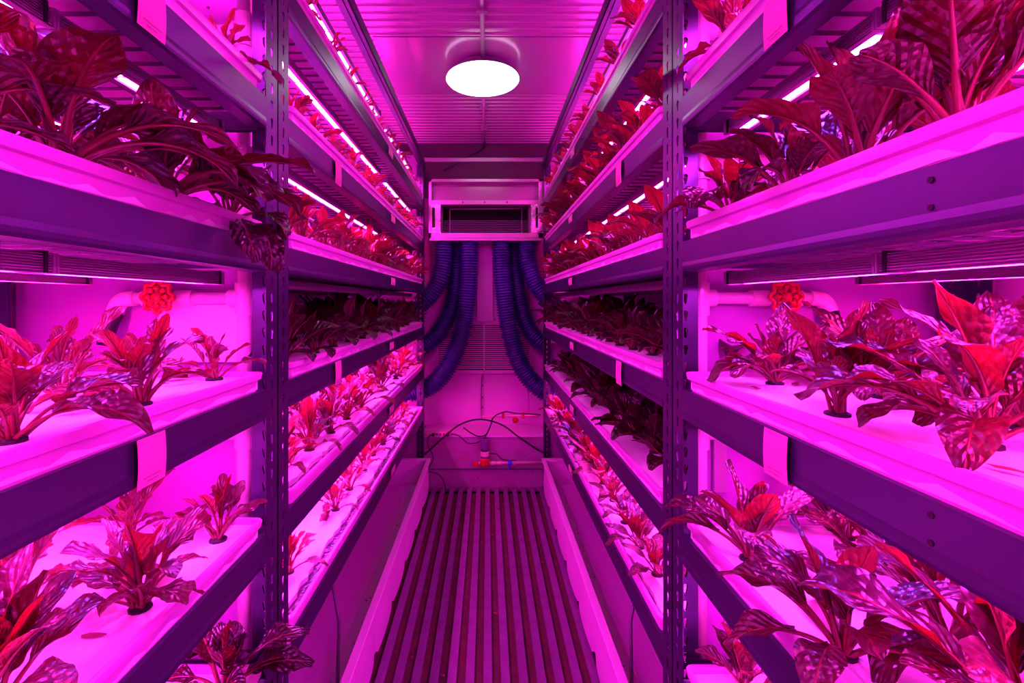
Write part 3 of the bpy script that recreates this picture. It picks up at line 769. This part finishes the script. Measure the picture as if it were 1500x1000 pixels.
def plant(name, label, loc, style, nleaf, scale, group, seed, lean=(0, 0), spread=1.0, extra=()):
    rng = random.Random(seed)
    o = thing(name, label, 'plant', loc, group)
    link('planting_plug', plugme, o)
    L = LIB[style]
    for k in range(nleaf):
        f = (k+.5)/nleaf
        me = L[min(len(L)-1, int(f*spread*len(L)))]
        c = link('leaf', me, o, (rng.uniform(-.006, .006), rng.uniform(-.006, .006), 0))
        az = k*2.39996+rng.uniform(-.4, .4)
        c.rotation_euler = (rng.uniform(-.15, .15)+lean[0]*.5, lean[1]*.5+rng.uniform(-.12, .12), az)
        s_ = scale*rng.uniform(.72, 1.1)*(1-.15*(1-f)); c.scale = (s_, s_, s_)
    for (az, idx, s_, tilt) in extra:
        c = link('leaf', L[idx % len(L)], o, (0, 0, 0)); c.rotation_euler = (0, tilt, az); c.scale = (s_, s_, s_)
    return o
# joined far plants: one mesh each
FARM = {}
for st in ('f_puckered', 'f_dark', 'f_lobed'):
    FARM[st] = []
    for v in range(5):
        rng = random.Random(v*17+len(st)); b = MB()
        nl = 15 if st != 'f_lobed' else 16
        for k in range(nl):
            f = (k+.5)/nl
            e0 = math.radians(86-f*45+rng.uniform(-6, 6)); dr = math.radians(15+f*70+rng.uniform(-15, 25))
            m4 = Matrix.Rotation(k*2.4+rng.uniform(-.4, .4), 4, 'Z')
            if st == 'f_lobed': leaf_mb(b, rng, rng.uniform(.085, .14), rng.uniform(.014, .020), .38, e0, dr, 'lobed', 2, 12, m4)
            else: leaf_mb(b, rng, rng.uniform(.12, .17), rng.uniform(.020, .028), .3, e0, dr, 'puckered', 2, 8, m4)
        b.tube([(0, 0, -.004), (0, 0, .002)], .013, 8, 2); b.uvl += [(0, 0)]*16
        FARM[st].append(finish_leaf(b, 'red_leaf_plant', [M[{'f_puckered': 'leaf', 'f_dark': 'leaf_in_shade', 'f_lobed': 'leaf_lobed'}[st]], M['stem'], M['plug']]))

NZ = {t: CZ+h-.0065 for t, h in TIERS.items()}
ORD = ['first', 'second', 'third', 'fourth', 'fifth', 'sixth', 'seventh', 'eighth', 'ninth', 'tenth', 'eleventh', 'twelfth', 'thirteenth', 'fourteenth', 'fifteenth', 'sixteenth', 'seventeenth', 'eighteenth']
def far_row(side, t, off, y0, dy, n, style, scale, skip=(), row='aisle row', adj='red leafy plant', jit=.012):
    s = -1 if side == 'left' else 1; xf = FL if s < 0 else FR
    rng = random.Random(ord(t)*5+len(side)+int(off*1000)); c = 0
    for k in range(n):
        y = y0+k*dy
        if k in skip or y > 2.93: continue
        lab = '%s, %s from the posts, %s, %s, %s' % (adj, ORD[c], row, SHELF[t], side_words(side, 'far')); c += 1
        g = 'plants on the %s of the %s' % (SHELF[t], side_words(side, 'far'))
        loc = (xf+s*(off+rng.uniform(-jit, jit)*.5), y+rng.uniform(-jit, jit), NZ[t])
        sc_ = scale*rng.uniform(.85, 1.12)
        if y < 1.75:
            plant('red_leaf_plant', lab, loc, style, 16 if 'lobed' in style else 14, sc_, g, rng.randint(0, 9999))
        else:
            o = link('red_leaf_plant', FARM[style][rng.randrange(5)], None, loc); tag(o, lab, 'plant', g)
            o.rotation_euler.z = rng.uniform(0, 6.28); o.scale = (sc_,)*3
# left far rack
far_row('left', 'T', .05, 1.12, .19, 9, 'f_lobed', .85, row='aisle row', adj='small red plant')
far_row('left', 'A', .06, 1.10, .155, 12, 'f_lobed', .95, adj='light-red plant')
far_row('left', 'A', .21, 1.10, .16, 12, 'f_lobed', .95, row='middle row', adj='light-red plant')
far_row('left', 'B', .055, 1.05, .125, 15, 'f_lobed', 1.25, adj='bright red plant')
far_row('left', 'B', .20, 1.05, .14, 14, 'f_lobed', 1.35, row='middle row', adj='bright red plant')
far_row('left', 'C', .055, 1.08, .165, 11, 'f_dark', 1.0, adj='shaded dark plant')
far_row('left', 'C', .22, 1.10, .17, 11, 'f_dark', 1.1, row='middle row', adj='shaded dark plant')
far_row('left', 'D', .075, 1.10, .17, 11, 'f_lobed', 1.35, skip=(5, 7), adj='lit red plant')
far_row('left', 'D', .24, 1.10, .17, 12, 'f_lobed', 1.55, row='middle row', adj='lit red plant')
far_row('left', 'E', .085, 1.16, .175, 10, 'f_lobed', 1.0, skip=(1,), adj='small red plant')
far_row('left', 'E', .26, 1.16, .175, 10, 'f_lobed', .85, row='middle row', adj='small red plant')
# right far rack
far_row('right', 'T', .035, 1.18, .20, 9, 'f_puckered', .70, adj='small red plant')
far_row('right', 'A', .045, 1.05, .15, 13, 'f_puckered', 1.05, adj='glossy red plant')
far_row('right', 'A', .19, 1.05, .16, 11, 'f_puckered', 1.1, row='middle row', adj='glossy red plant')
far_row('right', 'B', .045, 1.04, .125, 15, 'f_puckered', .98, adj='glossy red plant')
far_row('right', 'B', .19, 1.04, .14, 13, 'f_puckered', 1.1, row='middle row', adj='glossy red plant')
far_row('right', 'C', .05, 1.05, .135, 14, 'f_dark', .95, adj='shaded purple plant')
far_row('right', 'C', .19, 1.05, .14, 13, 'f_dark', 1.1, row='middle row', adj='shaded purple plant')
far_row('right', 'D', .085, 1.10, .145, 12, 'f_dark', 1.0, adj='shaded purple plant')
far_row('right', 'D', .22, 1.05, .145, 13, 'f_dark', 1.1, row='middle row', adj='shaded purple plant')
far_row('right', 'E', .06, 1.14, .145, 12, 'f_puckered', .88, adj='wilting red plant')
far_row('right', 'E', .22, 1.12, .17, 11, 'f_puckered', .80, row='middle row', adj='wilting red plant')

# near racks: each plant placed by hand  (name style x y tier leaves scale label extras)
GL, GR = 'plants on the left foreground rack', 'plants on the right foreground rack'
TW = PI  # leaf azimuth pointing at -X
def np_(side, t, x, y, style, n, sc_, label, seed, lean=(0, 0), extra=(), spread=1.0):
    plant('red_leaf_plant', label, (x, y, NZ[t]), style, n, sc_, GL if side == 'L' else GR, seed, lean, spread, extra)
np_('L', 'C', -.464, .812, 'lobed', 9, .80, 'small upright red plant at the far end of the left fourth shelf', 1, extra=((2.9, 12, 1.0, .15), (3.3, 13, .9, .2)), spread=.75)
np_('L', 'C', -.447, .615, 'lobed', 17, 1.05, 'wide red lettuce-like plant leaning left on the left fourth shelf', 2, lean=(0, -.35), extra=((2.7, 12, 1.3, .1), (3.5, 13, 1.2, .1)))
np_('L', 'C', -.452, .452, 'puckered', 16, .72, 'glossy dark red plant at the left edge of the left fourth shelf', 3)
np_('L', 'C', -.585, .66, 'lobed', 14, 1.15, 'tall red plant behind the edge plant on the left fourth shelf', 4)
np_('L', 'C', -.600, .82, 'lobed', 10, .9, 'red plant hidden behind others near the black hose, left fourth shelf', 5)
np_('L', 'D', -.445, .790, 'lobed', 10, .95, 'small upright red plant at the far end of the left fifth shelf', 6, extra=((2.8, 11, 1.1, .1),), spread=.8)
np_('L', 'D', -.446, .614, 'lobed', 22, 1.12, 'bushy red plant standing clear on the left fifth shelf', 7, extra=((3.0, 11, 1.2, 0), (2.5, 12, 1.2, 0)))
np_('L', 'D', -.475, .455, 'puckered', 20, .85, 'large dark red plant cut by the left edge, left fifth shelf', 8, spread=.6)
np_('L', 'D', -.600, .80, 'lobed', 12, 1.0, 'red plant half hidden behind the bushy one, left fifth shelf', 9)
np_('L', 'D', -.610, .62, 'lobed', 12, 1.0, 'red plant in the wall row of the left fifth shelf', 10)
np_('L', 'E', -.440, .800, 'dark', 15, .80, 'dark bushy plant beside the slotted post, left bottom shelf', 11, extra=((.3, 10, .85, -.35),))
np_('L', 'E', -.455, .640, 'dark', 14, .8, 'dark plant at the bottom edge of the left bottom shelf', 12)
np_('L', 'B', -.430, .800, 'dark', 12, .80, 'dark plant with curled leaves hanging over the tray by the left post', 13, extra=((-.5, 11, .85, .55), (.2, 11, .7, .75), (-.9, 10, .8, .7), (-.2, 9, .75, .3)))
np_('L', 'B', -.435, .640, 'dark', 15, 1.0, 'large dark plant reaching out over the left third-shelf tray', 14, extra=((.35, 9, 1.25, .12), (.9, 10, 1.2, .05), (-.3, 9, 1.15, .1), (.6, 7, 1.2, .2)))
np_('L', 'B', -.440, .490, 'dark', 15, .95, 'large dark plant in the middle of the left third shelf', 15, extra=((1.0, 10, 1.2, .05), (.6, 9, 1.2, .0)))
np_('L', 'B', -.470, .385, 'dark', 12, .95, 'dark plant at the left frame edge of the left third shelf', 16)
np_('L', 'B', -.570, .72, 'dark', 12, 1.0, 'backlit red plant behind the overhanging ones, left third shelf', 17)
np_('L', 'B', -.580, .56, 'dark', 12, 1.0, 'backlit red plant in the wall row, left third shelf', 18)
np_('L', 'A', -.440, .790, 'lobed', 10, .75, 'small red plant over the tray edge, left second shelf', 19, extra=((.3, 12, 1.1, .3),))
np_('L', 'A', -.440, .640, 'lobed', 10, .85, 'red plant at the top left, left second shelf', 20)
np_('R', 'C', .463, .770, 'puckered', 14, .78, 'glossy red plant in front of the red valve, right fourth shelf', 31, extra=((3.0, 9, .95, -.1), (3.4, 12, .9, .0)))
np_('R', 'C', .410, .560, 'puckered', 12, .80, 'upright glossy plant with black plug on the right fourth shelf', 32, spread=.65)
np_('R', 'C', .455, .437, 'puckered', 15, .88, 'big arching plant at the right edge of the right fourth shelf', 33, extra=((2.7, 10, 1.1, 0), (2.2, 9, 1.1, 0)))
np_('R', 'C', .545, .660, 'puckered', 14, .95, 'tall glossy plant in the wall row, right fourth shelf', 34)
np_('R', 'C', .560, .500, 'puckered', 14, 1.0, 'large glossy plant behind the arching one, right fourth shelf', 35)
np_('R', 'C', .600, .800, 'puckered', 10, .8, 'dark plant deep in the corner of the right fourth shelf', 36)
np_('R', 'B', .400, .790, 'puckered', 13, .80, 'glossy plant beside the right post, right third shelf', 37, extra=((3.2, 11, .8, .1),))
np_('R', 'B', .410, .650, 'dark', 13, .88, 'dark glossy plant second from the post, right third shelf', 38)
np_('R', 'B', .415, .530, 'puckered', 13, 1.02, 'tall reddish plant below the lit bar, right third shelf', 39, spread=.7)
np_('R', 'B', .415, .420, 'dark', 14, 1.0, 'dark plant near the right frame edge, right third shelf', 40, spread=.7)
np_('R', 'B', .540, .720, 'puckered', 12, .9, 'backlit red plant in the wall row near the post, right third shelf', 41)
np_('R', 'B', .560, .560, 'puckered', 12, 1.0, 'backlit red plant in the wall row nearer the camera, right third shelf', 42)
np_('R', 'D', .400, .731, 'puckered', 12, .85, 'plant leaning over the tray edge by the right post, right fifth shelf', 43, extra=((2.9, 8, .8, -.05),))
np_('R', 'D', .398, .534, 'puckered', 14, .92, 'bushy plant on a black plug in the middle of the right fifth shelf', 44, extra=((2.9, 12, .9, .2), (2.2, 10, 1.0, .0)))
np_('R', 'D', .545, .690, 'puckered', 14, 1.0, 'glossy plant in the wall row near the post, right fifth shelf', 45)
np_('R', 'D', .530, .550, 'puckered', 14, 1.05, 'large-leaved plant in the wall row, right fifth shelf', 46, extra=((-1.9, 8, 1.35, 0), (-1.4, 9, 1.2, 0)))
np_('R', 'D', .480, .420, 'puckered', 14, 1.0, 'big plant at the bottom right corner, right fifth shelf', 47, extra=((2.5, 8, 1.1, 0),))
np_('R', 'D', .600, .800, 'puckered', 12, .9, 'plant deep in the corner of the right fifth shelf', 48)
np_('R', 'E', .430, .800, 'puckered', 12, .72, 'small plant at the far end of the right bottom shelf', 49, spread=.7)
np_('R', 'A', .400, .780, 'puckered', 10, .7, 'small plant near the post at the top, right second shelf', 50)
np_('R', 'A', .410, .620, 'puckered', 10, .8, 'plant at the top right, right second shelf', 51)

# fallen leaf scraps on the rafts
i = 0
for side, t, pts in (('left', 'C', [(95, 605), (110, 598), (240, 563)]), ('left', 'D', [(105, 902), (140, 930), (160, 835)]), ('right', 'C', [(1105, 568), (1165, 563), (1480, 690)])):
    for px, py in pts:
        d = (TIERS[t]-.006)*F/(VY-py); p = P(px, py, d)
        b = MB(); n = 8; a = R.uniform(.006, .012)
        b.add([(a*1.6*math.cos(2*PI*k/n)*R.uniform(.6, 1.1), a*.5*math.sin(2*PI*k/n)*R.uniform(.7, 1.1), R.uniform(0, .002)) for k in range(n)] + [(0, 0, .003)], [(k, (k+1) % n, n) for k in range(n)])
        o = put(b, 'leaf_scrap', M['debris'], None, p, True); o.rotation_euler.z = R.uniform(0, 3)
        tag(o, 'dry leaf scrap on raft, %s front rack, %s, %s from the left' % (side, SHELF[t], ORD[sorted(q[0] for q in pts).index(px)]), 'leaf scrap', 'dry leaf scraps on the foam rafts'); i += 1
